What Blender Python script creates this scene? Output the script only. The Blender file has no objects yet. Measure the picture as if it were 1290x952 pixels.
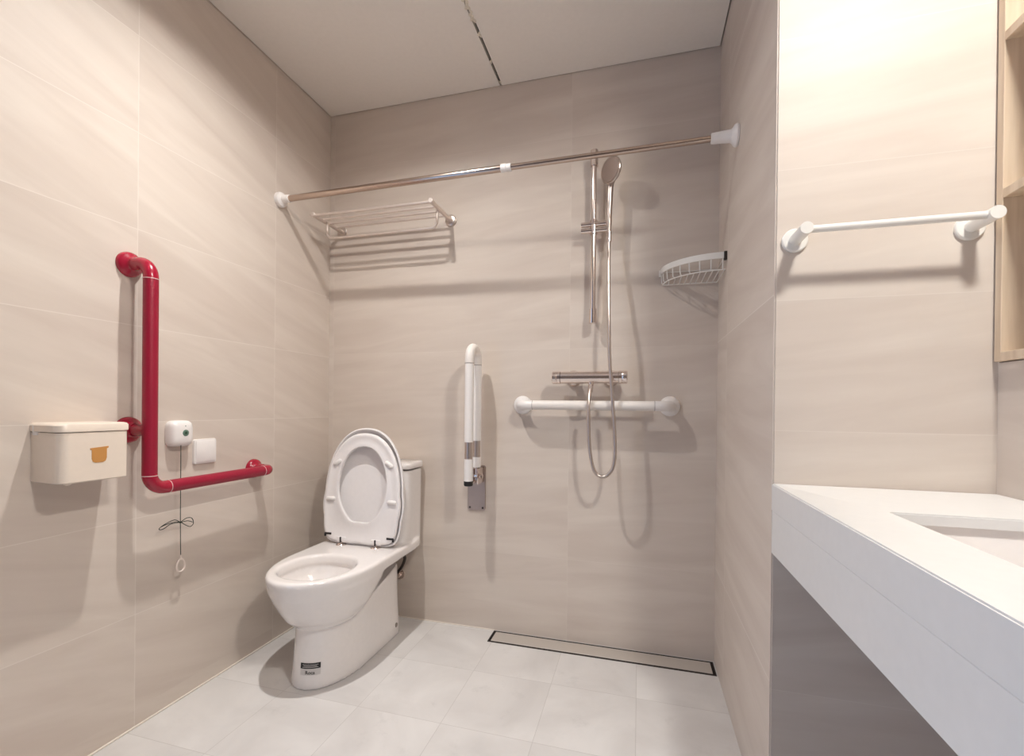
import bpy, bmesh, math, random
from mathutils import Vector, Matrix
random.seed(7)
C = bpy.context.scene.collection
PI = math.pi
V = Vector

# ------------------------------------------------------------------ room
W, W2, YR, H = 1.765, 2.173, -0.7845, 2.40      # alcove width, vanity wall, front of pier, ceiling
DY0, DY1 = -2.65, -1.80                          # doorway in the left wall, behind the camera
YB = -2.75                                       # unseen end wall behind the camera, closes off direct daylight

# ------------------------------------------------------------------ materials
def lin(r, g, b):
    f = lambda c: (c/255/12.92) if c/255 <= .04045 else ((c/255+.055)/1.055)**2.4
    return (f(r), f(g), f(b), 1)

def mat(name, col, rough=.4, metal=0., spec=.5, coat=0., bump=0., bscale=60., emit=None):
    m = bpy.data.materials.new(name); m.use_nodes = True
    nt = m.node_tree; b = nt.nodes['Principled BSDF']
    b.inputs['Base Color'].default_value = col
    b.inputs['Roughness'].default_value = rough
    b.inputs['Metallic'].default_value = metal
    b.inputs['Specular IOR Level'].default_value = spec
    if coat: b.inputs['Coat Weight'].default_value = coat; b.inputs['Coat Roughness'].default_value = .08
    # faint procedural variation so that no surface is dead flat
    tc = nt.nodes.new('ShaderNodeTexCoord')
    n = nt.nodes.new('ShaderNodeTexNoise'); n.inputs['Scale'].default_value = bscale; n.inputs['Detail'].default_value = 3
    nt.links.new(tc.outputs['Object'], n.inputs['Vector'])
    mx = nt.nodes.new('ShaderNodeMix'); mx.data_type = 'RGBA'
    mx.inputs[6].default_value = tuple(c*.97 for c in col[:3])+(1,)
    mx.inputs[7].default_value = tuple(min(1, c*1.03) for c in col[:3])+(1,)
    nt.links.new(n.outputs['Fac'], mx.inputs[0]); nt.links.new(mx.outputs[2], b.inputs['Base Color'])
    if bump:
        bp = nt.nodes.new('ShaderNodeBump'); bp.inputs['Strength'].default_value = bump; bp.inputs['Distance'].default_value = .002
        nt.links.new(n.outputs['Fac'], bp.inputs['Height']); nt.links.new(bp.outputs['Normal'], b.inputs['Normal'])
    return m

def tile_mat(name, ua, va, u0, du, v0, dv, cdark, clight, cgrout, rough=.32, angle=0., sx=1., sy=7., line=.0016, gmix=.6, spots=0., vmin=-9.):
    """large format stone tile: soft streaks running through it and hairline joints, in world space"""
    m = bpy.data.materials.new(name); m.use_nodes = True
    nt = m.node_tree; N = nt.nodes; L = nt.links; b = N['Principled BSDF']
    def nd(t, **k):
        n = N.new(t)
        for a, v in k.items(): setattr(n, a, v)
        return n
    def mth(op, a, c=None):
        n = nd('ShaderNodeMath', operation=op)
        for i, s in enumerate((a, c)):
            if s is None: continue
            if isinstance(s, (int, float)): n.inputs[i].default_value = s
            else: L.new(s, n.inputs[i])
        return n.outputs[0]
    geo = nd('ShaderNodeNewGeometry'); sep = nd('ShaderNodeSeparateXYZ'); L.new(geo.outputs['Position'], sep.inputs[0])
    u = sep.outputs['XYZ'.index(ua)]; v = sep.outputs['XYZ'.index(va)]
    def joint(c, o, d):
        f = mth('FRACT', mth('DIVIDE', mth('SUBTRACT', c, o-d*50-d/2), d))
        dist = mth('MULTIPLY', mth('ABSOLUTE', mth('SUBTRACT', f, .5)), d)
        return mth('LESS_THAN', dist, line)
    jm = mth('MAXIMUM', joint(u, u0, du), mth('MULTIPLY', joint(v, v0, dv), mth('GREATER_THAN', v, vmin)))
    # tile index gives each tile its own streak offset
    iu = mth('FLOOR', mth('DIVIDE', mth('SUBTRACT', u, u0-du*50), du)); iv = mth('FLOOR', mth('DIVIDE', mth('SUBTRACT', v, v0-dv*50), dv))
    off = mth('ADD', mth('MULTIPLY', iu, 3.71), mth('MULTIPLY', iv, 1.93))
    cmb = nd('ShaderNodeCombineXYZ'); L.new(u, cmb.inputs[0]); L.new(v, cmb.inputs[1]); L.new(off, cmb.inputs[2])
    mp = nd('ShaderNodeMapping'); mp.inputs['Rotation'].default_value = (0, 0, angle)
    L.new(cmb.outputs[0], mp.inputs[0])
    mp2 = nd('ShaderNodeMapping'); mp2.inputs['Scale'].default_value = (sx, sy, 1); L.new(mp.outputs[0], mp2.inputs[0])
    n1 = nd('ShaderNodeTexNoise'); n1.inputs['Scale'].default_value = 1.6; n1.inputs['Detail'].default_value = 5; n1.inputs['Roughness'].default_value = .55; n1.inputs['Distortion'].default_value = .6
    L.new(mp2.outputs[0], n1.inputs['Vector'])
    rp = nd('ShaderNodeValToRGB'); e = rp.color_ramp.elements
    e[0].position = .3; e[0].color = cdark; e[1].position = .7; e[1].color = clight
    L.new(n1.outputs['Fac'], rp.inputs[0])
    col = rp.outputs[0]
    if spots:
        n2 = nd('ShaderNodeTexNoise'); n2.inputs['Scale'].default_value = 9; n2.inputs['Detail'].default_value = 8; n2.inputs['Roughness'].default_value = .7
        L.new(geo.outputs['Position'], n2.inputs['Vector'])
        r2 = nd('ShaderNodeValToRGB'); r2.color_ramp.elements[0].position = .58; r2.color_ramp.elements[0].color = (0, 0, 0, 1)
        r2.color_ramp.elements[1].position = .75; r2.color_ramp.elements[1].color = (spots, spots, spots, 1)
        L.new(n2.outputs['Fac'], r2.inputs[0])
        m2 = nd('ShaderNodeMix', data_type='RGBA'); L.new(r2.outputs[0], m2.inputs[0]); L.new(col, m2.inputs[6]); m2.inputs[7].default_value = tuple(c*.72 for c in cdark[:3])+(1,)
        col = m2.outputs[2]
    mx = nd('ShaderNodeMix', data_type='RGBA')
    L.new(mth('MULTIPLY', jm, gmix), mx.inputs[0]); L.new(col, mx.inputs[6]); mx.inputs[7].default_value = cgrout
    L.new(mx.outputs[2], b.inputs['Base Color'])
    b.inputs['Roughness'].default_value = rough
    b.inputs['Specular IOR Level'].default_value = .3
    bp = nd('ShaderNodeBump', invert=True); bp.inputs['Strength'].default_value = .25; bp.inputs['Distance'].default_value = .001
    L.new(jm, bp.inputs['Height']); L.new(bp.outputs['Normal'], b.inputs['Normal'])
    return m

WD, WL, WG = lin(204, 190, 179), lin(217, 205, 194), lin(236, 228, 220)
M = {}
M['tile_left'] = tile_mat('tile left', 'Y', 'Z', -.896, .547, .345, .2925, WD, WL, WG, rough=.5, angle=.30, line=.0012, gmix=.36, vmin=.2)
M['tile_back'] = tile_mat('tile back', 'X', 'Z', 1.186, 1.16, .345, .8925, WD, WL, WG, rough=.5, angle=-.08, line=.001, gmix=.17)
M['tile_right'] = tile_mat('tile right', 'Y', 'Z', -.2, .58, .37, .2925*3, WD, WL, WG, rough=.5, angle=-.1, gmix=.45)
M['tile_pier'] = tile_mat('tile pier', 'X', 'Z', 1.40, 2., .355, .2925, WD, WL, WG, rough=.5, angle=-.12, gmix=.2, line=.001)
M['floor'] = tile_mat('floor tile', 'X', 'Y', .886, .2935, -.32, .30, lin(204, 199, 196), lin(224, 220, 217), lin(160, 152, 146), rough=.45, sx=2, sy=2, line=.0009, gmix=.4, spots=.35)
M['front_wall'] = mat('darkened unseen wall', lin(118, 104, 94), .7)  # unseen wall behind the camera, kept dark to cut bounced light
M['ceiling'] = mat('ceiling board', lin(238, 231, 223), .7)
M['dark_gap'] = mat('dark gap', lin(30, 22, 18), .9)
M['filler'] = mat('filler', lin(222, 212, 196), .9)
M['caulk'] = mat('caulk', lin(236, 226, 214), .5)
M['red'] = mat('red nylon', lin(160, 10, 46), .25, coat=.3)
M['red_grip'] = mat('red ribbed grip', lin(148, 12, 46), .38, bump=.3, bscale=220)
M['pale_ring'] = mat('pale joint ring', lin(226, 190, 190), .4)
M['white'] = mat('white plastic', lin(236, 231, 228), .32)
M['white_grip'] = mat('white nylon', lin(232, 225, 219), .38)
M['white_metal'] = mat('white lacquered metal', lin(232, 228, 222), .3)
M['grey_ring'] = mat('grey joint ring', lin(140, 130, 124), .5)
M['cream'] = mat('cream plastic', lin(234, 219, 204), .3, coat=.25)
M['gold'] = mat('gold print', lin(200, 142, 78), .4)
M['chrome'] = mat('chrome', lin(226, 214, 208), .14, metal=1)
M['satin'] = mat('satin steel', lin(206, 194, 186), .3, metal=1)
M['rodsteel'] = mat('rod steel', lin(190, 172, 160), .2, metal=1)
M['alu'] = mat('pale aluminium', lin(226, 214, 206), .38, metal=.75)
M['steelplate'] = mat('steel plate', lin(176, 160, 152), .42, metal=.8)
M['black'] = mat('black rubber', lin(24, 22, 22), .6)
M['ceramic'] = mat('white ceramic', lin(238, 232, 229), .14, coat=.6)
M['seatplastic'] = mat('seat plastic', lin(238, 233, 232), .25)
M['dark'] = mat('dark metal', lin(66, 58, 54), .4, metal=.5)
M['quartz'] = mat('white quartz', lin(228, 226, 224), .3)
M['cord'] = mat('dark green cord', lin(38, 50, 40), .8)
M['green'] = mat('grey green button', lin(96, 124, 108), .4)
M['greendark'] = mat('dark green mark', lin(40, 70, 52), .4)
M['ink'] = mat('black ink', lin(34, 32, 34), .5)
M['paper'] = mat('pale label stock', lin(212, 206, 202), .5)
M['drain'] = mat('brushed drain steel', lin(205, 197, 189), .5, metal=.45)
M['brass'] = mat('ring plastic', lin(222, 206, 196), .4)

def wood(name):
    m = mat(name, lin(222, 194, 160), .5); nt = m.node_tree; N = nt.nodes; L = nt.links; b = N['Principled BSDF']
    g = N.new('ShaderNodeNewGeometry'); mp = N.new('ShaderNodeMapping'); mp.inputs['Scale'].default_value = (22, 22, 1.6); L.new(g.outputs['Position'], mp.inputs[0])
    n = N.new('ShaderNodeTexNoise'); n.inputs['Scale'].default_value = 2.2; n.inputs['Detail'].default_value = 6; L.new(mp.outputs[0], n.inputs['Vector'])
    r = N.new('ShaderNodeValToRGB'); r.color_ramp.elements[0].position = .3; r.color_ramp.elements[0].color = lin(204, 180, 154)
    r.color_ramp.elements[1].position = .7; r.color_ramp.elements[1].color = lin(228, 208, 184)
    L.new(n.outputs['Fac'], r.inputs[0]); L.new(r.outputs[0], b.inputs['Base Color'])
    return m
M['wood'] = wood('pale oak veneer')

# ------------------------------------------------------------------ mesh helpers (world coordinates)
def add_box(bm, x0, x1, y0, y1, z0, z1, bev=0., seg=2):
    r = bmesh.ops.create_cube(bm, size=1)['verts']
    for v in r: v.co = V((x0+(v.co.x+.5)*(x1-x0), y0+(v.co.y+.5)*(y1-y0), z0+(v.co.z+.5)*(z1-z0)))
    if bev:
        es = list({e for v in r for e in v.link_edges})
        bmesh.ops.bevel(bm, geom=es, offset=bev, segments=seg, affect='EDGES', profile=.5)

def frames(pts):
    """parallel-transported frames along a polyline"""
    n = len(pts); T = []
    for i in range(n):
        a = pts[max(i-1, 0)]; b = pts[min(i+1, n-1)]; T.append((b-a).normalized())
    up = V((0, 0, 1)) if abs(T[0].z) < .9 else V((1, 0, 0))
    A = (up - T[0]*up.dot(T[0])).normalized(); out = []
    for i in range(n):
        if i: A = (A - T[i]*A.dot(T[i])).normalized()
        out.append((A.copy(), T[i].cross(A).normalized()))
    return out

def add_tube(bm, pts, r, seg=14, cap=True, closed=False):
    pts = [V(p) for p in pts]
    fr = frames(pts); rings = []
    rr = r if isinstance(r, (list, tuple)) else [r]*len(pts)
    for p, (a, b), q in zip(pts, fr, rr):
        rings.append([bm.verts.new(p + a*(q*math.cos(2*PI*k/seg)) + b*(q*math.sin(2*PI*k/seg))) for k in range(seg)])
    m = len(rings)
    for i in range(m if closed else m-1):
        A, B = rings[i], rings[(i+1) % m]
        for k in range(seg):
            bm.faces.new((A[k], A[(k+1) % seg], B[(k+1) % seg], B[k]))
    if cap and not closed:
        bm.faces.new(list(reversed(rings[0]))); bm.faces.new(rings[-1])

def add_lathe(bm, base, axis, prof, seg=32):
    """prof: (distance along axis, radius) pairs"""
    ax = V(axis).normalized(); base = V(base)
    up = V((0, 0, 1)) if abs(ax.z) < .9 else V((1, 0, 0))
    a = (up-ax*up.dot(ax)).normalized(); b = ax.cross(a)
    prev = None
    for d, r in prof:
        r = max(r, 1e-5)
        ring = [bm.verts.new(base+ax*d+a*(r*math.cos(2*PI*k/seg))+b*(r*math.sin(2*PI*k/seg))) for k in range(seg)]
        if prev:
            for k in range(seg): bm.faces.new((prev[k], prev[(k+1) % seg], ring[(k+1) % seg], ring[k]))
        else: bm.faces.new(list(reversed(ring)))
        prev = ring
    bm.faces.new(prev)

def add_loft(bm, rings, cap0=True, cap1=True, closed=False):
    vs = [[bm.verts.new(p) for p in r] for r in rings]; n = len(vs[0]); m = len(vs)
    for i in range(m if closed else m-1):
        A, B = vs[i], vs[(i+1) % m]
        for k in range(n): bm.faces.new((A[k], A[(k+1) % n], B[(k+1) % n], B[k]))
    if not closed:
        if cap0: bm.faces.new(list(reversed(vs[0])))
        if cap1: bm.faces.new(vs[-1])

def arc(c, r, a0, a1, e1, e2, n=8):
    """points on an arc about c in the plane of unit vectors e1, e2"""
    c, e1, e2 = V(c), V(e1), V(e2)
    return [c+e1*(r*math.cos(a0+(a1-a0)*i/n))+e2*(r*math.sin(a0+(a1-a0)*i/n)) for i in range(n+1)]

def spline(P, n=8, closed=False):
    P = [V(p) for p in P]; out = []; m = len(P)
    for i in range(m if closed else m-1):
        g = (lambda k: P[k % m]) if closed else (lambda k: P[min(max(k, 0), m-1)])
        p0, p1, p2, p3 = g(i-1), g(i), g(i+1), g(i+2)
        for j in range(n):
            t = j/n
            out.append(.5*((2*p1)+(p2-p0)*t+(2*p0-5*p1+4*p2-p3)*t*t+(3*p1-p0-3*p2+p3)*t**3))
    if not closed: out.append(P[-1])
    return out

def obj(name, bm, m, parent=None, origin=(0, 0, 0), smooth=35):
    o3 = V(parent['_o']) if parent is not None else V(origin)
    bmesh.ops.recalc_face_normals(bm, faces=bm.faces)
    bmesh.ops.translate(bm, verts=bm.verts, vec=-o3)
    me = bpy.data.meshes.new(name); bm.to_mesh(me); bm.free()
    o = bpy.data.objects.new(name, me); C.objects.link(o)
    me.materials.append(M[m])
    if parent is not None: o.parent = parent
    else: o.location = o3
    if smooth:
        me.shade_smooth()
        try: me.set_sharp_from_angle(angle=math.radians(smooth))
        except Exception: pass
    o['_o'] = list(o3)
    ALL.append(o)
    return o
ALL = []

def thing(name, label, cat, loc=(0, 0, 0), group=None):
    o = bpy.data.objects.new(name, None); C.objects.link(o); o.location = loc; o.empty_display_size = .05
    o['label'] = label; o['category'] = cat; o['_o'] = list(loc)
    if group: o['group'] = group
    ALL.append(o)
    return o

def struct(name, bm, m, smooth=0):
    o = obj(name, bm, m, smooth=smooth); o['kind'] = 'structure'; return o
BM = bmesh.new

# ------------------------------------------------------------------ the setting
bm = BM(); add_box(bm, -.1, 2.28, YB, .1, -.1, 0); struct('floor', bm, 'floor')
bm = BM(); add_box(bm, -.1, 0, DY1, .1, 0, H+.08); add_box(bm, -.1, 0, YB, DY0, 0, H+.08); add_box(bm, -.1, 0, DY0, DY1, 2.1, H+.08); struct('wall_left', bm, 'tile_left')
bm = BM(); add_box(bm, -.1, 2.28, YB-.1, YB, 0, H+.08); struct('wall_front', bm, 'front_wall')
bm = BM(); add_box(bm, 0, W, 0, .1, 0, H+.08); struct('wall_back', bm, 'tile_back')
# the pier that closes the alcove on the right: one face turned to the shower, one to the vanity
bm = BM(); add_box(bm, W, 2.273, YR, .1, 0, H+.08)
es = [e for e in bm.edges if all(abs(v.co.x-W) < 1e-5 and abs(v.co.y-YR) < 1e-5 for v in e.verts)]
bmesh.ops.bevel(bm, geom=es, offset=.003, segments=2, affect='EDGES')
o = struct('wall_right', bm, 'tile_right')
o.data.materials.append(M['tile_pier'])
for p in o.data.polygons:
    if p.normal.y < -.9: p.material_index = 1
NY0, NY1, NZ0, NZ1, ND = -1.64, -.7875, 1.086, 2.06, .135          # recess that takes the cabinet
bm = BM()
for a in [(YB, YR, 0, NZ0), (YB, YR, NZ1, H+.08), (YB, NY0, NZ0, NZ1), (NY1, YR, NZ0, NZ1)]: add_box(bm, W2, W2+.2, *a)
add_box(bm, W2+ND, W2+.2, NY0, NY1, NZ0, NZ1)
struct('wall_vanity', bm, 'tile_right')
# ceiling: two boards meeting in an open joint, each stopping a hair short of the walls
XJ = .872
bm = BM()
add_box(bm, .004, XJ-.0055, YB, -.004, H, H+.02); add_box(bm, XJ+.0055, W-.004, YB, -.004, H, H+.02); add_box(bm, W-.006, W2-.004, YB, YR-.004, H, H+.02)
struct('ceiling', bm, 'ceiling')
bm = BM(); add_box(bm, -.1, 2.28, YB, .1, H+.06, H+.09); struct('ceiling_light_stop', bm, 'dark_gap')  # added dark plate above the boards, stops light entering the joints
bm = BM()
def crumb(y, s):
    x = XJ+random.uniform(-.006, .006)
    r = bmesh.ops.create_icosphere(bm, subdivisions=1, radius=s)['verts']
    for v in r: v.co = V((v.co.x*random.uniform(.6, 1.3), v.co.y*random.uniform(.8, 1.8), v.co.z*.5))+V((x, y, H+.001))
for i in range(120): crumb(random.uniform(-.62, -.345), random.uniform(.003, .0075))
for i in range(9): crumb(random.uniform(-.30, -.275), random.uniform(.002, .005))
for i in range(8): crumb(random.uniform(-.155, -.135), random.uniform(.002, .0045))
for i in range(6): crumb(random.uniform(-.03, -.008), random.uniform(.002, .0045))
struct('trim_1', bm, 'filler')
# bead of caulk where the left wall and the back wall meet the floor
bm = BM(); add_box(bm, 0, .0055, DY1, 0, 0, .0055, .002); struct('trim_2', bm, 'caulk')
bm = BM(); add_box(bm, .0055, .865, -.004, 0, 0, .004, .001); struct('trim_3', bm, 'caulk')

# ------------------------------------------------------------------ linear drain in the floor
t = thing('shower_drain', 'long narrow steel channel drain in the floor along the back wall', 'drain', (1.31, -.055, 0))
x0, x1, y0, y1 = .868, 1.758, -.101, -.010
bm = BM(); add_box(bm, x0, x1, y0, y1, -.004, .0012); obj('slot', bm, 'dark_gap', t)
bm = BM(); add_box(bm, x0+.010, x1-.010, y0+.007, y1-.007, 0, .003, .0008, 1); obj('cover', bm, 'drain', t)
bm = BM()
f = .0022
add_box(bm, x0-f, x1+f, y0-f, y0, 0, .0024); add_box(bm, x0-f, x1+f, y1, y1+f, 0, .0024); add_box(bm, x0-f, x0, y0, y1, 0, .0024); add_box(bm, x1, x1+f, y0, y1, 0, .0024)
obj('edge_frame', bm, 'dark', t)

# ------------------------------------------------------------------ toilet
CX = .349
def egg(cx, yf, yb, hw, yw, z, nf=2.2, nb=4., N=64, zf=None):
    pts = []
    for k in range(N):
        a = 2*PI*k/N; c, s = math.cos(a), math.sin(a)
        n, d = (nf, yw-yf) if s < 0 else (nb, yb-yw)
        x = cx+hw*math.copysign(abs(c)**(2/n), c); y = yw+d*math.copysign(abs(s)**(2/n), s)
        pts.append(V((x, y, z if zf is None else zf(y))))
    return pts
TO = (CX, -.36, 0)
toilet = thing('toilet', 'white one-piece toilet with its lid and seat raised, in the back left corner', 'toilet', TO)
bm = BM()
def ztop(y):
    k = min(max((y+.42)/.13, 0), 1); return .215+.084*k*k*(3-2*k)
def ped(f):
    hw = .125-.011*math.sin(min(f*1.3, 1)*PI/2)
    yf = -.602+.020*f
    return egg(CX+.004, yf, -.108-.008*f, hw, -.36, 0, 2.2, 9., zf=lambda y: ztop(y)*f)
add_loft(bm, [ped(0), ped(.06), ped(.2), ped(.4), ped(.6), ped(.8), ped(.94), ped(1)])
outer = [(.190, -.560, -.40, .080, -.48, 2.03, 2.2), (.205, -.590, -.385, .112, -.47, 2.03, 2.2), (.228, -.616, -.36, .136, -.46, 2.03, 2.3), (.262, -.638, -.335, .157, -.45, 2.03, 2.4),
         (.300, -.660, -.335, .174, -.44, 2.03, 2.8), (.335, -.678, -.325, .186, -.43, 2.03, 3.5), (.358, -.684, -.315, .189, -.43, 2.03, 4.),
         (.363, -.686, -.022, .189, -.42, 2.03, 10), (.380, -.693, -.022, .189, -.42, 2.03, 10), (.396, -.694, -.024, .1885, -.42, 2.03, 10), (.402, -.687, -.030, .183, -.42, 2.03, 10)]
inner = [(.402, -.648, -.380, .136, -.52, 2.15, 2.4), (.396, -.640, -.387, .129, -.52, 2.15, 2.4), (.372, -.636, -.391, .126, -.52, 2.15, 2.4), (.360, -.644, -.383, .131, -.52, 2.1, 2.3), (.330, -.636, -.395, .122, -.50, 2.1, 2.2), (.290, -.61, -.415, .094, -.49, 2., 2.), (.255, -.58, -.43, .062, -.48, 2, 2), (.235, -.545, -.445, .038, -.48, 2, 2)]
add_loft(bm, [egg(CX, yf, yb, hw, yw, z, nf, nb) for z, yf, yb, hw, yw, nf, nb in outer+inner])
tk = []
for z, hx, yf in [(.365, .172, -.215), (.40, .172, -.205), (.43, .171, -.186), (.5, .171, -.174), (.60, .172, -.168), (.708, .172, -.164)]:
    tk.append([V(p) for p in [(q.x, q.y, z) for q in egg(CX, yf, -.016, hx, (yf-.016)/2, z, 7, 9)]])
add_loft(bm, tk)
body = obj('body', bm, 'ceramic', toilet, smooth=0)
md = body.modifiers.new('remesh', 'REMESH'); md.mode = 'VOXEL'; md.voxel_size = .0048; md.use_smooth_shade = True
md = body.modifiers.new('smooth', 'SMOOTH'); md.factor = .5; md.iterations = 8
# cistern lid
bm = BM()
rings = []
for z, g in [(.713, -.006), (.716, .003), (.722, .0055), (.734, .0055), (.740, .002), (.742, -.006)]:
    rings.append(egg(CX, -.164-g, -.012+min(g, 0), .173+g, -.1, z, 8, 9))
add_loft(bm, rings); obj('cistern_lid', bm, 'ceramic', toilet)
# seat and lid stand open, leaning on the cistern
A = math.radians(5.6); SO = V((CX, -.247, .408))
eu, ev, en = V((1, 0, 0)), V((0, math.sin(A), math.cos(A))), V((0, -math.cos(A), math.sin(A)))
def S(u, v, n): return SO+eu*u+ev*v+en*n
def outline(hw, v0, vm, v1, N=72, nb=7.):
    out = []
    for k in range(N):
        a = 2*PI*k/N; c, s = math.cos(a), math.sin(a)
        if s >= 0: u, v = hw*math.copysign(abs(c)**(2/2.25), c), vm+(v1-vm)*abs(s)**(2/2.05)
        else: u, v = hw*math.copysign(abs(c)**(2/nb), c), vm-(vm-v0)*abs(s)**(2/nb)
        if v < vm: u *= 1-.035*((vm-v)/(vm-v0))**2
        out.append((u, v))
    return out
def polar(poly, c, N=96):
    P = [(math.atan2(v-c[1], u-c[0]), math.hypot(u-c[0], v-c[1])) for u, v in poly]
    P.sort(); P = [(P[-1][0]-2*PI, P[-1][1])]+P+[(P[0][0]+2*PI, P[0][1])]
    out = []
    for k in range(N):
        a = -PI+2*PI*(k+.5)/N
        for i in range(len(P)-1):
            if P[i][0] <= a <= P[i+1][0]:
                t = (a-P[i][0])/max(P[i+1][0]-P[i][0], 1e-9); r = P[i][1]+(P[i+1][1]-P[i][1])*t; break
        out.append((c[0]+r*math.cos(a), c[1]+r*math.sin(a)))
    return out
CC = (0, .235)
def off(poly, d):                                   # shrink an outline about the seat centre by about d
    o = []
    for u, v in poly:
        q = V((u-CC[0], v-CC[1])); L_ = q.length; q *= (L_-d)/L_; o.append((CC[0]+q.x, CC[1]+q.y))
    return o
lo = polar(outline(.188, -.006, .21, .486), CC)
bm = BM()
add_loft(bm, [[S(u, v, n) for u, v in off(lo, d)] for d, n in [(.17, -.0275), (.10, -.0265), (.03, -.020), (.006, -.010), (0, -.003), (.001, .004), (.006, .0065), (.010, .004), (.016, -.006), (.04, -.013), (.09, -.0205), (.13, -.0225), (.17, -.023)]])
obj('lid', bm, 'seatplastic', toilet, smooth=50)
so = polar(outline(.177, .004, .205, .463), CC)
hole = [(0, .405), (.05, .391), (.088, .348), (.110, .285), (.113, .215), (.092, .150), (.048, .097), (0, .091), (-.048, .097), (-.092, .150), (-.113, .215), (-.110, .285), (-.088, .348), (-.05, .391)]
hp = polar([(p.x, p.y) for p in spline([(a, b, 0) for a, b in hole], 8, True)], CC)
bm = BM()
rows = []
for base, d, n in [(so, .004, .004), (so, 0, .008), (so, 0, .014), (so, .004, .019), (so, .012, .0205), (so, .020, .0175), (hp, -.018, .0165), (hp, -.008, .0205), (hp, -.002, .019), (hp, 0, .013), (hp, 0, .007), (hp, -.004, .003)]:
    rows.append([S(u, v, n) for u, v in off(base, d)])
add_loft(bm, rows, closed=True)
seat = obj('seat', bm, 'seatplastic', toilet, smooth=50)
for u, v, a in [(-.124, .335, .5), (.124, .335, -.5), (-.146, .180, .05), (.146, .180, -.05)]:
    bm = BM(); e = V((math.cos(a), math.sin(a)))
    rr = []
    for s, r in [(-.021, .001), (-.0195, .006), (-.015, .009), (.015, .009), (.0195, .006), (.021, .001)]:
        rr.append([S(u+e.x*s-e.y*r*math.cos(q), v+e.y*s+e.x*r*math.cos(q), .0185+r*.95*math.sin(q)) for q in [2*PI*k/14 for k in range(14)]])
    add_loft(bm, rr); obj('bumper', bm, 'white', seat)
for s in (-1, 1):
    bm = BM()
    for (u0, u1, v0, v1) in [(s*.132, s*.162, .030, .038), (s*.158, s*.164, .022, .034)]:
        add_loft(bm, [[S(u, v, n) for u, v in [(min(u0, u1), v0), (max(u0, u1), v0), (max(u0, u1), v1), (min(u0, u1), v1)]] for n in (.015, .0215)])
    obj('slot', bm, 'ink', seat, smooth=0)
for s in (-1, 1):
    h = V((CX+s*.082, -.262, .4))
    bm = BM()
    add_lathe(bm, h, (0, 0, 1), [(0, .022), (.003, .022), (.006, .019), (.007, .008)], 28)
    add_lathe(bm, h, (0, 0, 1), [(.004, .006), (.016, .006), (.020, .004)], 16)
    hg = obj('hinge', bm, 'chrome', toilet)
    bm = BM(); add_box(bm, h.x-.024, h.x+.024, -.266, -.243, .410, .436, .006, 3); obj('hinge_block', bm, 'seatplastic', hg)
    bm = BM(); add_box(bm, h.x-.0045, h.x+.0015, -.2685, -.262, .4105, .434); obj('slit', bm, 'ink', hg, smooth=0)
# sticker on the foot, low at the front
def ped_pt(z, ang, d):
    P = ped(min(z/.215, 1)); N = len(P); f = (ang % (2*PI))/(2*PI)*N; i = int(f); t = f-i
    p = P[i % N].lerp(P[(i+1) % N], t); tg = (P[(i+1) % N]-P[(i-1) % N]); nrm = V((tg.y, -tg.x, 0)).normalized()
    p = p+nrm*d; p.z = z; return p
AC = 1.5*PI+.22
def decal(name, a0, a1, z0, z1, m, parent, d, n=8):
    bm = BM(); f = [[bm.verts.new(ped_pt(z, AC+a0+(a1-a0)*k/n, d)) for k in range(n+1)] for z in (z0, z1)]
    g = [[bm.verts.new(ped_pt(z, AC+a0+(a1-a0)*k/n, d-.0012)) for k in range(n+1)] for z in (z0, z1)]
    for k in range(n):
        bm.faces.new((f[0][k], f[0][k+1], f[1][k+1], f[1][k])); bm.faces.new((g[0][k], g[1][k], g[1][k+1], g[0][k+1]))
        bm.faces.new((f[1][k], f[1][k+1], g[1][k+1], g[1][k])); bm.faces.new((f[0][k], g[0][k], g[0][k+1], f[0][k+1]))
    return obj(name, bm, m, parent)
LABZ = .052
lab = decal('label', -.25, .25, LABZ, LABZ+.040, 'paper', toilet, .0016)
lab['label'] = 'small pale sticker with a black printed band'
decal('print_band', -.25, .25, LABZ+.022, LABZ+.040, 'ink', lab, .0022)
for zz, a in [(.0345, .20), (.0300, .17), (.0262, .20)]: decal('print_line', -a, a, LABZ+zz, LABZ+zz+.0011, 'paper', lab, .0026)
cv = bpy.data.curves.new('lettering', 'FONT'); cv.body = 'Roca'; cv.size = .0165; cv.align_x = 'CENTER'; cv.extrude = .0003
p0, p1 = ped_pt(LABZ+.005, AC-.05, .0022), ped_pt(LABZ+.005, AC+.05, .0022)
ex = (p1-p0).normalized(); ez = V((0, 0, 1)); ey = ez.cross(ex)
me = bpy.data.meshes.new('lettering'); tmp = bpy.data.objects.new('tmp', cv); C.objects.link(tmp)
bpy.context.view_layer.update()
dg = bpy.context.evaluated_depsgraph_get(); me = bpy.data.meshes.new_from_object(tmp.evaluated_get(dg)); bpy.data.objects.remove(tmp)
bm = BM(); bm.from_mesh(me)
for v in bm.verts: v.co = ped_pt(LABZ+.004+v.co.y, AC, .0022)+ex*v.co.x+(ex.cross(ez))*v.co.z
lt = obj('lettering', bm, 'ink', lab, smooth=0)
# bolt cover low on the side of the foot
bm = BM(); add_lathe(bm, (CX+.124, -.165, .045), (1, -.12, 0), [(-.006, .010), (.001, .010), (.003, .007), (.0035, .003)], 20); obj('bolt_cover', bm, 'grey_ring', toilet)

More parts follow.
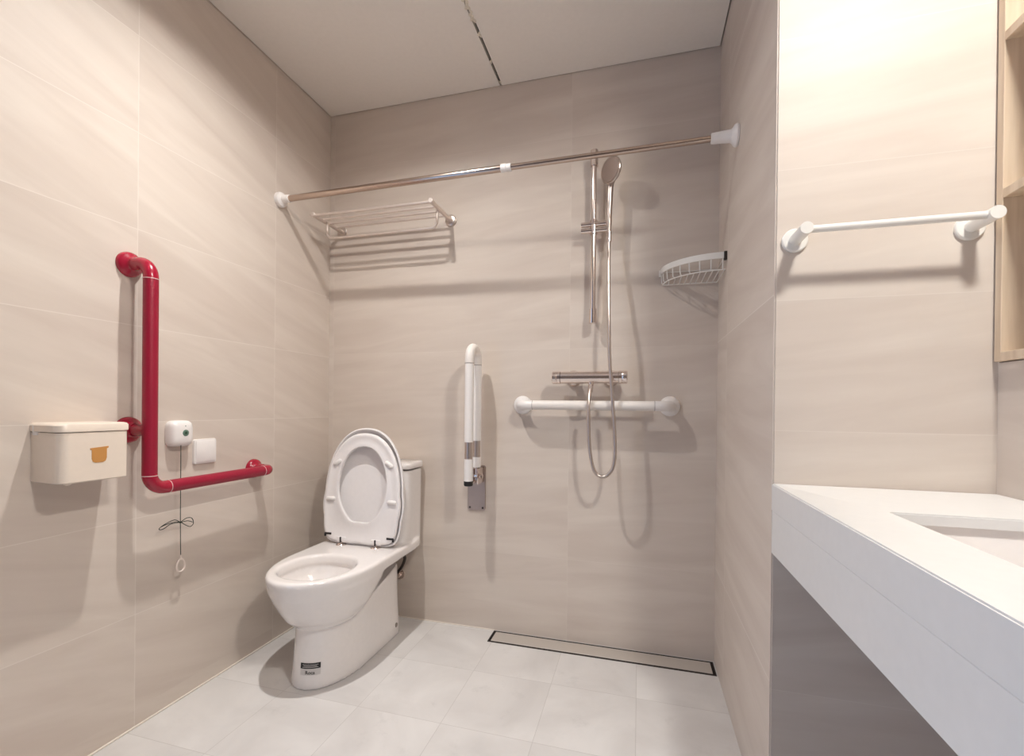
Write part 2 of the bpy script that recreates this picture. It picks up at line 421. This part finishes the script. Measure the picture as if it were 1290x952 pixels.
# water supply behind the toilet
t = thing('water_supply_hose', 'dark braided water hose and stop valve low on the back wall behind the toilet', 'hose', (.40, -.02, .2))
bm = BM(); add_tube(bm, spline([(.40, -.045, .215), (.432, -.05, .25), (.455, -.06, .30), (.440, -.075, .335), (.40, -.085, .345)], 8), .0065, 10); obj('hose', bm, 'dark', t)
bm = BM(); add_lathe(bm, (.40, 0, .2), (0, -1, 0), [(0, .022), (.004, .022), (.007, .012), (.02, .010), (.03, .012), (.055, .012), (.058, .008)], 20); add_tube(bm, [(.40, -.045, .2), (.40, -.045, .222)], .009, 12); obj('stop_valve', bm, 'chrome', t)

# ------------------------------------------------------------------ red L-shaped grab bar on the left wall
def flange(bm, c, ax, r=.037):
    add_lathe(bm, c, ax, [(0, r), (.004, r*1.0), (.010, r*.96), (.016, r*.82), (.020, r*.60), (.024, r*.52), (.030, r*.5)], 36)
X, Z, Y = V((1, 0, 0)), V((0, 0, 1)), V((0, 1, 0))
RY, RX, RZ, RT, RE = -.921, .088, .735, 1.400, -.456
rt = .0192
t = thing('grab_bar', 'crimson L-shaped grab bar on the left wall', 'grab bar', (0, RY, RZ))
bm = BM(); add_tube(bm, [(RX, RY, 1.352), (RX, RY, .775)], rt, 24); obj('vertical_grip', bm, 'red_grip', t)
bm = BM(); add_tube(bm, [(RX, RY+.055, RZ), (RX, RE-.045, RZ)], rt, 24); obj('horizontal_grip', bm, 'red_grip', t)
R_ = .045
bm = BM(); add_tube(bm, [(.006, RY, RT)]+arc((RX-R_, RY, RT-R_), R_, PI/2, 0, X, Z, 10)+[(RX, RY, 1.352)], rt, 24); flange(bm, (.0, RY, RT), X); obj('elbow', bm, 'red', t)
bm = BM(); add_tube(bm, [(RX, RY, .775)]+arc((RX, RY+R_, RZ+R_), R_, PI, 1.5*PI, Y, Z, 10)+[(RX, RY+.055, RZ)], rt*1.01, 24); obj('elbow', bm, 'red', t)
bm = BM(); add_tube(bm, [(RX, RE-.045, RZ)]+arc((RX-R_+.010, RE-.035, RZ), .035, 0, PI/2, X, Y, 10)+[(.006, RE, RZ)], rt, 24); flange(bm, (.0, RE, RZ), X); obj('elbow', bm, 'red', t)
bm = BM(); add_tube(bm, [(.006, RY, .908), (RX, RY, .908)], rt*.9, 24); flange(bm, (.0, RY, .908), X, .039); obj('wall_mount', bm, 'red', t)
for a, ax in [((RX, RY, 1.352), Z), ((RX, RY, .775), Z), ((RX, RY+.055, RZ), Y), ((RX, RE-.045, RZ), Y)]:
    bm = BM(); add_lathe(bm, V(a)-ax*.0013, ax, [(0, rt*.9), (.0003, rt*1.035), (.0023, rt*1.035), (.0026, rt*.9)], 28); obj('joint_ring', bm, 'pale_ring', t)

# ------------------------------------------------------------------ paper dispenser
DO = (0, -1.075, .785)
t = thing('paper_dispenser', 'cream plastic tissue paper box with a gold cup emblem, on the left wall', 'dispenser', DO)
def dplan(g=0., d=.121):
    y0, y1 = -1.148-g, -.985+g
    P = [(-.002, y1), (-.002, y0)]
    P += [(p.x, p.y) for p in arc((d-.022, y0-.010+.022, 0), .022+g, -PI/2, -.0, X, Y, 10)][0:]
    P += [(d+g, -1.03+g)]
    P += [(p.x, p.y) for p in arc((d-.006, -1.010+g, 0), .006+g, 0, PI/2, X, Y, 4)]
    return P
bm = BM(); add_loft(bm, [[V((x, y, z)) for x, y in dplan(g)] for z, g in [(.786, -.004), (.789, 0), (.912, 0)]]); obj('box', bm, 'cream', t)
bm = BM(); add_loft(bm, [[V((x, y, z)) for x, y in dplan(g)] for z, g in [(.9135, .0005), (.915, .002), (.930, .002), (.934, .0), (.936, -.004)]]); obj('cover', bm, 'cream', t)
bm = BM(); add_box(bm, .012, .034, -1.1525, -1.146, .905, .930, .002); obj('hinge_tab', bm, 'white', t)
bm = BM(); add_lathe(bm, (.098, -1.128, .787), (0, 0, -1), [(0, .010), (.004, .008), (.007, .003)], 16); obj('latch_tab', bm, 'cream', t)
bm = BM()
cupz, cupy = .854, -1.073
P = [(-.021, .017), (.021, .020), (.021, .016), (.017, .014), (.017, -.010), (.014, -.018), (.008, -.021), (-.009, -.021), (-.015, -.018), (-.0175, -.011), (-.0175, .013), (-.021, .0125)]
add_loft(bm, [[V((x, cupy+a, cupz+b)) for a, b in P] for x in (.1205, .1219)]); obj('emblem', bm, 'gold', t, smooth=0)

# ------------------------------------------------------------------ emergency pull switch and blank plate
CYc, CZc = -.773, .890
t = thing('emergency_call_button', 'white rounded call button on the left wall with a dark bow-tied pull cord', 'call button', (0, CYc, CZc))
def squircle(r, x, n=4.5, N=40): return [V((x, CYc+.9*r*math.copysign(abs(math.cos(2*PI*k/N))**(2/n), math.cos(2*PI*k/N)), CZc+r*math.copysign(abs(math.sin(2*PI*k/N))**(2/n), math.sin(2*PI*k/N)))) for k in range(N)]
bm = BM(); add_loft(bm, [squircle(r, x) for x, r in [(.0, .041), (.004, .0425), (.020, .0425), (.028, .040), (.034, .035), (.037, .027), (.038, .012)]]); obj('housing', bm, 'white', t, smooth=60)
bm = BM(); add_lathe(bm, (.0372, CYc+.004, CZc+.002), X, [(0, .0105), (.0016, .0105), (.0022, .009)], 28); bt = obj('button', bm, 'green', t)
bm = BM(); add_lathe(bm, (.0392, CYc+.004, CZc+.002), X, [(0, .0052), (.0006, .0048)], 20); obj('button_mark', bm, 'greendark', bt)
bm = BM(); add_lathe(bm, (.0368, CYc+.004, CZc+.025), X, [(0, .0016), (.0012, .0014)], 12); obj('indicator', bm, 'green', t)
cx, cy = .030, CYc-.006
bm = BM(); add_tube(bm, [(cx, cy, .852), (cx, cy, .60), (cx, cy+.001, .53), (cx, cy+.002, .492)], .0011, 8); cd = obj('pull_cord', bm, 'cord', t)
bz = .600
bm = BM()
for pts in ([(0, 0), (.018, .011), (.038, .011), (.048, -.002), (.038, -.011), (.018, -.007), (0, 0)], [(0, 0), (-.022, .006), (-.046, -.002), (-.062, -.012), (-.066, -.018), (-.056, -.016), (-.034, -.004), (0, 0)], [(0, 0), (-.02, .001), (-.05, -.006), (-.064, -.013)], [(0, 0), (.022, .004), (.04, .001)]):
    add_tube(bm, spline([(cx+.004*math.sin(i*1.3), cy+a, bz+b*1.3-.24*a) for i, (a, b) in enumerate(pts)], 7), .0012, 8)
r = bmesh.ops.create_icosphere(bm, subdivisions=2, radius=.0034)['verts']
for v in r: v.co += V((cx, cy, bz))
obj('bow', bm, 'cord', cd)
bm = BM(); add_tube(bm, [(cx, cy+.002+.0135*math.cos(a)*(1-.22*math.sin(a)), .459+.0205*math.sin(a)) for a in [2*PI*k/32 for k in range(32)]], .0030, 10, closed=True)
add_tube(bm, [(cx, cy+.002, .478), (cx, cy+.002, .493)], .0028, 10); obj('pull_ring', bm, 'brass', cd)
SY, SZ = -.672, .823
t = thing('blank_switch_plate', 'plain square white switch plate on the left wall, right of the call button', 'switch plate', (0, SY, SZ))
def rsq(r, x, n=14, N=48): return [V((x, SY+r*math.copysign(abs(math.cos(2*PI*(k+.5)/N))**(2/n), math.cos(2*PI*(k+.5)/N)), SZ+r*math.copysign(abs(math.sin(2*PI*(k+.5)/N))**(2/n), math.sin(2*PI*(k+.5)/N)))) for k in range(N)]
bm = BM(); add_loft(bm, [rsq(r, x) for x, r in [(.0, .0425), (.006, .043), (.009, .042), (.0095, .040)]]); obj('plate', bm, 'white', t)
bm = BM(); add_loft(bm, [rsq(r, x, 22) for x, r in [(.009, .0375), (.0112, .0375), (.0118, .0365)]]); obj('cover', bm, 'white', t)

# ------------------------------------------------------------------ tension rod across the alcove
rA, rB = V((0, -.331, 1.850)), V((W, -.353, 1.853)); rd = (rB-rA).normalized()
t = thing('shower_curtain_rod', 'steel tension rod with white end cups spanning the shower alcove', 'curtain rod', rA)
L_ = (rB-rA).length
bm = BM(); add_tube(bm, [rA+rd*.052, rA+rd*.985], .0125, 20); obj('outer_tube', bm, 'rodsteel', t)
bm = BM(); add_tube(bm, [rA+rd*1.015, rB-rd*.078], .0102, 20); obj('inner_tube', bm, 'rodsteel', t)
bm = BM(); add_lathe(bm, rA+rd*.980, rd, [(0, .0125), (.001, .0145), (.020, .0148), (.021, .0135), (.038, .0135), (.039, .0105)], 24); obj('joint_collar', bm, 'white', t)
bm = BM(); add_lathe(bm, rA+rd*.0006, rd, [(0, .030), (.010, .031), (.016, .029), (.020, .020), (.022, .0165), (.052, .0155), (.054, .0125)], 32); obj('end_cup', bm, 'white', t)
bm = BM(); add_lathe(bm, rB-rd*.0006, -rd, [(0, .033), (.006, .034), (.012, .031), (.018, .022), (.022, .0195), (.078, .0160), (.080, .0105)], 32); obj('end_cup', bm, 'white', t)

# ------------------------------------------------------------------ towel rack on the back wall
RZk = 1.830
t = thing('towel_rack', 'pale metal towel shelf with four bars and a lower rail, high on the back wall', 'towel rack', (.355, 0, RZk))
xa, xb, yk = .072, .640, -.205
for x in (xa, xb):
    bm = BM(); add_tube(bm, [(x, -.006, RZk), (x, yk-.004, RZk)], .0095, 18)
    add_lathe(bm, (x, yk-.004, RZk), (0, -1, 0), [(0, .0095), (.001, .0112), (.007, .0112), (.009, .009)], 22)
    br = obj('bracket', bm, 'alu', t)
    bm = BM(); add_lathe(bm, (x, -.0, RZk), (0, -1, 0), [(0, .026), (.007, .026), (.009, .023), (.010, .012)], 30); obj('wall_flange', bm, 'satin', br)
for y in (-.197, -.150, -.103, -.056):
    bm = BM(); add_tube(bm, [(xa, y, RZk+.002), (xb, y, RZk+.002)], .0055 if y > -.19 else .0065, 14); obj('bar', bm, 'alu', t)
yu, zu, ru = -.128, 1.752, .028
bm = BM()
add_tube(bm, [(xa+.010, yu, RZk-.004)]+arc((xa+.010+ru, yu, zu+ru), ru, PI, 1.5*PI, X, Z, 8)+arc((xb-.010-ru, yu, zu+ru), ru, 1.5*PI, 2*PI, X, Z, 8)+[(xb-.010, yu, RZk-.004)], .0058, 14)
obj('lower_rail', bm, 'alu', t)

# ------------------------------------------------------------------ fold-up support rail beside the toilet
FX, yf_, yb_ = .798, -.165, -.070
zt = 1.222; fr = .0190
t = thing('folding_grab_rail', 'white folding support rail swung upright on a steel wall plate beside the toilet', 'grab rail', (.777, 0, .63))
bm = BM(); add_loft(bm, [[V((.777+a, y, .627+b)) for a, b in [(p.x, p.y) for p in sum([arc((sx*(.041-.010), sy*(.100-.010), 0), .010-g, q, q+PI/2, X, Y, 4) for sx, sy, q in [(1, 1, 0), (-1, 1, PI/2), (-1, -1, PI), (1, -1, 1.5*PI)]], [])]] for y, g in [(-.0, 0), (-.007, 0), (-.008, .001)]])
pl = obj('wall_plate', bm, 'steelplate', t)
for a, b in [(.030, -.088), (-.030, -.088), (.030, .088)]:
    bm = BM(); add_lathe(bm, (.777+a, -.0078, .627+b), (0, -1, 0), [(0, .005), (.0015, .0045), (.002, .002)], 14); obj('screw', bm, 'dark', pl)
bm = BM()
add_box(bm, .806, .813, -.088, -.006, .655, .722, .003); add_box(bm, .782, .789, -.088, -.006, .655, .722, .003)
add_tube(bm, [(.775, yb_, .690), (.822, yb_, .690)], .0085, 18); add_lathe(bm, (.821, yb_, .690), X, [(0, .012), (.005, .012), (.007, .009)], 6)
obj('hinge_bracket', bm, 'chrome', t)
rb = (yb_-yf_)/2
bm = BM(); add_tube(bm, [(FX, yf_, zt-.055)]+arc((FX, yf_+rb, zt-rb+.012), rb, PI, 0, Y, Z, 16)+[(FX, yb_, zt-.055)], fr, 24); obj('top_bend', bm, 'white_grip', t)
bm = BM(); add_tube(bm, [(FX, yf_, .842), (FX, yf_, zt-.056)], fr*.97, 24); obj('front_grip', bm, 'white', t)
bm = BM(); add_tube(bm, [(FX, yb_, .842), (FX, yb_, zt-.056)], fr*.97, 24); obj('rear_grip', bm, 'white', t)
for y in (yf_, yb_):
    bm = BM(); add_tube(bm, [(FX, y, .772), (FX, y, .842)], fr*.86, 24); obj('steel_sleeve', bm, 'satin', t)
    bm = BM(); add_lathe(bm, (FX, y, zt-.057), Z, [(0, fr*.9), (.0004, fr*1.02), (.0024, fr*1.02), (.0028, fr*.9)], 24); obj('joint_ring', bm, 'grey_ring', t)
bm = BM(); add_tube(bm, [(FX, yf_, .682), (FX, yf_, .772)], fr*.97, 24); obj('front_stub', bm, 'white', t)
bm = BM(); add_tube(bm, [(FX, yb_, .728), (FX, yb_, .772)], fr*.97, 24); obj('rear_stub', bm, 'white', t)
bm = BM(); add_tube(bm, [(FX, yb_, .672), (FX, yb_, .728)], fr*.42, 18); obj('pivot_post', bm, 'chrome', t)
bm = BM(); add_lathe(bm, (FX, yf_, .683), (0, 0, -1), [(0, fr*.9), (.001, fr*.98), (.018, fr*.98), (.021, fr*.85)], 24); obj('end_cap', bm, 'black', t)

# ------------------------------------------------------------------ white horizontal grab bar
GZ, gx0, gx1, gy = .997, .985, 1.590, -.082
t = thing('grab_bar', 'straight white grab bar on the back wall below the shower valve', 'grab bar', ((gx0+gx1)/2, 0, GZ))
bm = BM(); add_tube(bm, [(gx0+.062, gy, GZ), (gx1-.062, gy, GZ)], .0195, 24); obj('grip', bm, 'white_grip', t)
for s, xg in ((1, gx0), (-1, gx1)):
    bm = BM()
    add_tube(bm, [(xg, -.006, GZ)]+arc((xg+s*.042, gy+.042, GZ), .042, 0, PI/2, V((-s, 0, 0)), V((0, -1, 0)), 10)+[(xg+s*.062, gy, GZ)], .0195, 24)
    flange(bm, (xg, -.0, GZ), (0, -1, 0), .040); obj('elbow', bm, 'white', t)
    bm = BM(); add_lathe(bm, (xg+s*.0608, gy, GZ), X, [(0, .018), (.0004, .0200), (.002, .0200), (.0024, .018)], 28); obj('joint_ring', bm, 'grey_ring', t)

# ------------------------------------------------------------------ shower
sx, sy = 1.287, -.058
t = thing('shower_rail', 'vertical chrome slide rail on the back wall, crossed by the curtain rod', 'shower rail', (sx, 0, 1.33))
bm = BM(); add_tube(bm, [(sx, sy, 1.335), (sx, sy, 2.02)], .0105, 20); obj('bar', bm, 'chrome', t)
for z0, z1 in ((1.330, 1.388), (1.965, 2.028)):
    bm = BM(); add_tube(bm, [(sx, sy, z0), (sx, sy, z1)], .0158, 22); zc = (z0+z1)/2
    add_tube(bm, [(sx, sy, zc), (sx, -.0, zc)], .010, 18); obj('wall_mount', bm, 'chrome', t)
bm = BM()
for dz in (-.0125, .0125): add_tube(bm, [(sx-.050, sy-.006, 1.716+dz), (sx+.070, sy-.006, 1.716+dz)], .0100, 18)
add_tube(bm, [(sx, sy, 1.690), (sx, sy, 1.745)], .0165, 22)
hx, hy = 1.349, -.072
obj('slider', bm, 'chrome', t)
t2 = thing('hand_shower', 'round chrome hand shower held in the slide rail bracket', 'hand shower', (hx, hy, 1.72))
bm = BM(); hd = V((1.356, -.105, 1.918)); hn = V((-.66, -.75, -.03)).normalized()
add_tube(bm, spline([(hx, hy, 1.66), (hx, hy, 1.72), (hx+.001, hy-.002, 1.80), (hx+.004, hy-.004, 1.87), (hx+.011, hy-.012, 1.890)], 6), [.0085]*6+[.011]*6+[.0125]*6+[.013]*6+[.014], 18)
obj('handle', bm, 'satin', t2)
bm = BM(); add_lathe(bm, hd-hn*.020, hn, [(0, .014), (.004, .030), (.010, .046), (.016, .051), (.022, .052), (.025, .050)], 36); obj('head', bm, 'satin', t2)
bm = BM(); add_lathe(bm, hd+hn*.0045, hn, [(0, .045), (.002, .045), (.0025, .042)], 36); obj('spray_face', bm, 'steelplate', t2)
t3 = thing('shower_hose', 'long silver hose looping from the hand shower down to the shower valve', 'hose', (1.334, -.13, .72))
bm = BM()
hp_ = [(hx, hy, 1.662), (1.350, hy-.006, 1.60), (1.352, -.10, 1.47), (1.355, -.122, 1.339), (1.359, -.128, 1.20), (1.364, -.130, 1.123), (1.374, -.130, 1.0), (1.381, -.130, .908), (1.384, -.130, .816), (1.378, -.130, .762), (1.360, -.130, .731), (1.336, -.130, .720), (1.313, -.130, .733), (1.297, -.130, .770), (1.286, -.130, .843), (1.282, -.128, .93), (1.281, -.122, 1.0), (1.283, -.104, 1.045), (1.285, -.088, 1.070)]
add_tube(bm, spline(hp_, 8), .0068, 12); obj('hose', bm, 'satin', t3)
bm = BM(); add_tube(bm, [(1.284, -.095, 1.052), (1.285, -.084, 1.079)], .0105, 6); obj('hose_nut', bm, 'chrome', t3)
bm = BM(); add_tube(bm, [(hx, hy, 1.688), (hx, hy, 1.650)], .0105, 14); obj('hose_cone', bm, 'chrome', t3)
vz, vy = 1.110, -.078
t4 = thing('shower_valve', 'horizontal chrome bar shower valve on the back wall', 'shower valve', (1.28, 0, vz))
bm = BM(); add_tube(bm, [(1.163, vy, vz), (1.392, vy, vz)], .0245, 28)
add_tube(bm, [(1.285, vy, vz), (1.285, vy-.004, vz-.030)], .011, 16); bd = obj('body', bm, 'chrome', t4)
for x0_, x1_ in ((1.130, 1.162), (1.393, 1.428)):
    bm = BM(); d = 1 if x0_ > 1.2 else -1; xs_ = x0_ if d > 0 else x1_
    add_lathe(bm, (xs_, vy, vz), (d, 0, 0), [(0, .0235), (.001, .0262), (.012, .0262), (.013, .0250), (.015, .0262), (.031, .0262), (.034, .0235)], 30); kn = obj('knob', bm, 'chrome', t4)
    bm = BM(); add_lathe(bm, (xs_+d*.022, vy-.0255, vz-.002), (0, -1, 0), [(0, .005), (.002, .004)], 16); obj('button', bm, 'satin', kn)
for x in (1.205, 1.357):
    bm = BM(); add_lathe(bm, (x, -.0, vz), (0, -1, 0), [(0, .034), (.006, .034), (.016, .028), (.022, .020), (.024, .016), (.068, .016)], 30); obj('escutcheon', bm, 'chrome', t4)

# ------------------------------------------------------------------ corner basket
bx, by, bzt, bzb = .214, .180, 1.532, 1.482
t = thing('corner_basket', 'small white wire corner shelf at the right end of the shower wall', 'shower basket', (W, 0, bzb))
def cpt(a, s, z): return V((W-.003-(bx*s)*math.cos(a), -.003-(by*s)*math.sin(a), z))
aa = [PI/2*k/24 for k in range(25)]
bm = BM()
rows = []
for s, z in [(1, bzt-.011), (1, bzt+.010), (.985, bzt+.011), (.985, bzt-.012)]: rows.append([cpt(a, s, z) for a in aa])
vs = [[bm.verts.new(p) for p in r] for r in rows]
for i in range(4):
    for k in range(24): bm.faces.new((vs[i][k], vs[i][k+1], vs[(i+1) % 4][k+1], vs[(i+1) % 4][k]))
bm.faces.new([vs[i][0] for i in range(4)]); bm.faces.new([vs[i][24] for i in range(3, -1, -1)])
obj('rim_band', bm, 'white_metal', t)
bm = BM(); wr = .0021
for k in range(9):
    a = PI/2*(k+.25)/8.5
    add_tube(bm, [cpt(a, .985, bzt), cpt(a, .97, bzb+.006), cpt(a, .93, bzb)], wr, 8)
add_tube(bm, [cpt(a, .95, bzb) for a in aa], wr, 8)
add_tube(bm, [(W-.005, -.004, bzt), (W-.003-bx*.98, -.004, bzt)], wr, 8); add_tube(bm, [(W-.004, -.005, bzt), (W-.004, -.003-by*.98, bzt)], wr, 8)
add_tube(bm, [(W-.005, -.006, bzb), (W-.003-bx*.95, -.006, bzb)], wr, 8); add_tube(bm, [(W-.006, -.005, bzb), (W-.006, -.003-by*.95, bzb)], wr, 8)
for k in range(1, 10):
    x = W-.003-bx*.95*k/10.; y = -.003-by*.95*math.sqrt(max(0, 1-(k/10.)**2))
    add_tube(bm, [(x, -.006, bzb), (x, y, bzb)], wr*.8, 8)
obj('wire_basket', bm, 'white_metal', t)
bm = BM(); add_box(bm, W-.010, W+.002, -.003-by-.004, -.003-by+.010, bzt-.018, bzt+.012, .002); obj('wall_clip', bm, 'dark', t)
bm = BM(); add_box(bm, W-bx-.008, W-bx+.006, -.009, -.0, bzt-.016, bzt+.010, .002); obj('wall_clip', bm, 'white_metal', t)

# ------------------------------------------------------------------ towel bar on the pier
tz, ty = 1.364, YR-.068
t = thing('towel_bar', 'white towel bar with round posts on the bright wall above the counter', 'towel bar', (1.96, YR, tz))
for x in (1.803, 2.121):
    bm = BM(); add_tube(bm, [(x, YR-.004, tz), (x, YR-.082, tz)], .0125, 24); po = obj('post', bm, 'white_metal', t)
    bm = BM(); add_lathe(bm, (x, YR+.002, tz), (0, -1, 0), [(0, .026), (.008, .026), (.010, .024), (.011, .012)], 32); obj('wall_flange', bm, 'white_metal', po)
bm = BM(); add_tube(bm, [(1.803, ty, tz), (2.121, ty, tz)], .0075, 18); obj('bar', bm, 'white_metal', t)

# ------------------------------------------------------------------ vanity counter, basin, cabinet
ct, cb = .8206, .6634
YE = -2.35
t = thing('vanity_counter', 'white stone vanity counter with a deep front edge, right of the shower', 'counter', (1.97, -1.55, cb))
hx0, hx1, hy0, hy1 = 1.872, 2.125, -1.53, -1.050
bm = BM()
def slab(bm, z0, z1, X0, X1, Y0, Y1):
    o4 = [(X0, Y0), (X1, Y0), (X1, Y1), (X0, Y1)]; i4 = [(hx0, hy0), (hx1, hy0), (hx1, hy1), (hx0, hy1)]
    v = {}
    for z in (z0, z1):
        for k in range(4): v['o', k, z] = bm.verts.new((*o4[k], z)); v['i', k, z] = bm.verts.new((*i4[k], z))
    for k in range(4):
        j = (k+1) % 4
        bm.faces.new((v['o', k, z1], v['o', j, z1], v['i', j, z1], v['i', k, z1])); bm.faces.new((v['o', k, z0], v['i', k, z0], v['i', j, z0], v['o', j, z0]))
        bm.faces.new((v['o', k, z0], v['o', j, z0], v['o', j, z1], v['o', k, z1])); bm.faces.new((v['i', k, z0], v['i', k, z1], v['i', j, z1], v['i', j, z0]))
slab(bm, ct-.018, ct, W-.001, W2+.002, YE, YR)
es = [e for e in bm.edges if all(abs(v.co.z-ct) < 1e-5 for v in e.verts)]
bmesh.ops.bevel(bm, geom=es, offset=.0022, segments=2, affect='EDGES')
obj('countertop', bm, 'quartz', t)
bm = BM(); add_box(bm, W-.0008, W+.020, YE, YR, ct-.060, ct-.0178); obj('front_edge', bm, 'quartz', t)
bm = BM(); add_box(bm, W-.0004, W+.020, YE, YR, cb, ct-.0606, .0012, 1); obj('apron', bm, 'quartz', t)
bm = BM(); add_box(bm, W+.020, W2, YE, YR, cb, cb+.012); obj('underside_panel', bm, 'quartz', t)
t = thing('wash_basin', 'white rectangular basin sunk into the vanity counter', 'basin', ((hx0+hx1)/2, (hy0+hy1)/2, ct-.13))
bm = BM()
def rrect(g, z, r=.02):
    X0, X1, Y0, Y1 = hx0-g, hx1+g, hy0-g, hy1+g; p = []
    for cxx, cyy, q in [(X1-r, Y1-r, 0), (X0+r, Y1-r, PI/2), (X0+r, Y0+r, PI), (X1-r, Y0+r, 1.5*PI)]: p += [V((v.x, v.y, z)) for v in arc((cxx, cyy, 0), r, q, q+PI/2, X, Y, 5)]
    return p
zb0 = ct-.0185
add_loft(bm, [rrect(.020, zb0), rrect(.008, zb0), rrect(.006, zb0-.004), rrect(.002, zb0-.06), rrect(-.004, zb0-.085), rrect(-.02, zb0-.100), rrect(-.05, zb0-.104), rrect(-.10, zb0-.107)][::-1]+[rrect(.020, zb0-.008), rrect(.012, zb0-.012), rrect(.006, zb0-.07), rrect(-.004, zb0-.100), rrect(-.10, zb0-.118)])
bs = obj('bowl', bm, 'ceramic', t, smooth=50)
bm = BM(); add_lathe(bm, ((hx0+hx1)/2, (hy0+hy1)/2, zb0-.108), Z, [(0, .022), (.002, .022), (.003, .018), (.0035, .004)], 28); obj('waste_fitting', bm, 'chrome', t)

cf, cbk, TH = W2-.010, W2+ND-.002, .018
cy1, cy0 = -.789, -1.638
t = thing('wall_cabinet', 'open pale oak shelf cabinet let into the wall above the vanity counter', 'cabinet', (W2, -1.2, 1.088))
zbs = [1.106, 1.429, 1.740, 2.058]
for a, b in ((cy1-TH, cy1), (cy0, cy0+TH)):
    bm = BM(); add_box(bm, cf, cbk, a, b, zbs[0]-TH, zbs[-1], .001, 1); obj('side_panel', bm, 'wood', t)
bm = BM(); add_box(bm, cbk-.008, cbk, cy0+TH, cy1-TH, zbs[0], zbs[-1]-TH); obj('back_panel', bm, 'wood', t)
for i, z in enumerate(zbs):
    bm = BM(); add_box(bm, cf, cbk-.008, cy0+TH, cy1-TH, z-TH, z, .001, 1); obj(['bottom_panel', 'shelf', 'shelf', 'top_panel'][i], bm, 'wood', t)

for o in ALL:
    if '_o' in o: del o['_o']

# ------------------------------------------------------------------ light
def downlight(name, loc, power, col, size, blend, r, lobe):
    l = bpy.data.lights.new(name, 'SPOT'); l.energy = power; l.color = col; l.spot_size = math.radians(size); l.spot_blend = blend; l.shadow_soft_size = r
    o = bpy.data.objects.new(name, l); C.objects.link(o); o.location = loc
    l.use_nodes = True; nt = l.node_tree; e = nt.nodes['Emission']           # beam shape of a recessed LED downlight: cosine to the power "lobe"
    tc = nt.nodes.new('ShaderNodeTexCoord'); sp = nt.nodes.new('ShaderNodeSeparateXYZ'); ab = nt.nodes.new('ShaderNodeMath'); ab.operation = 'ABSOLUTE'
    pw = nt.nodes.new('ShaderNodeMath'); pw.operation = 'POWER'; pw.inputs[1].default_value = lobe
    nt.links.new(tc.outputs['Normal'], sp.inputs[0]); nt.links.new(sp.outputs[2], ab.inputs[0]); nt.links.new(ab.outputs[0], pw.inputs[0]); nt.links.new(pw.outputs[0], e.inputs['Strength'])
    return o
downlight('shower_downlight', (.60, -.885, 2.395), 84, (1, .985, .955), 150, .16, .024, 2.2)
downlight('vanity_downlight', (2.12, -1.58, 2.395), 178, (1, .992, .942), 174, .1, .12, .7)
# daylight from the next room comes through the doorway behind the camera
w = bpy.data.worlds.new('daylight'); bpy.context.scene.world = w; w.use_nodes = True
bg = w.node_tree.nodes['Background']; bg.inputs[0].default_value = (.36, .60, 1, 1); bg.inputs[1].default_value = 1.7
l = bpy.data.lights.new('doorway_portal', 'AREA'); l.shape = 'RECTANGLE'; l.size = 2.1; l.size_y = DY1-DY0; l.energy = 1; l.cycles.is_portal = True
o = bpy.data.objects.new('doorway_portal', l); C.objects.link(o); o.location = (-.12, (DY0+DY1)/2, 1.05); o.rotation_euler = (0, math.radians(-90), 0)

# ------------------------------------------------------------------ camera
yaw, pitch, roll = -.26717, -.0037, .0101
f = V((math.sin(yaw)*math.cos(pitch), math.cos(yaw)*math.cos(pitch), math.sin(pitch)))
r = V((math.cos(yaw), -math.sin(yaw), 0)); u = r.cross(f)
c, s = math.cos(roll), math.sin(roll)
r2 = r*c+u*s; u2 = u*c-r*s
cam = bpy.data.cameras.new('camera'); co = bpy.data.objects.new('camera', cam); C.objects.link(co)
co.matrix_world = Matrix(((r2.x, u2.x, -f.x, 1.4731), (r2.y, u2.y, -f.y, -1.943), (r2.z, u2.z, -f.z, .9863), (0, 0, 0, 1)))
cam.sensor_fit = 'HORIZONTAL'; cam.sensor_width = 36; cam.lens = 580/1290*36
cam.shift_x = (645-646.63)/1290; cam.shift_y = (515.235-476)/1290
cam.clip_start = .02
sc = bpy.context.scene
sc.camera = co
sc.view_settings.view_transform = 'Standard'; sc.view_settings.look = 'None'; sc.view_settings.gamma = 1; sc.view_settings.use_curve_mapping = False
sc.view_settings.exposure = .42
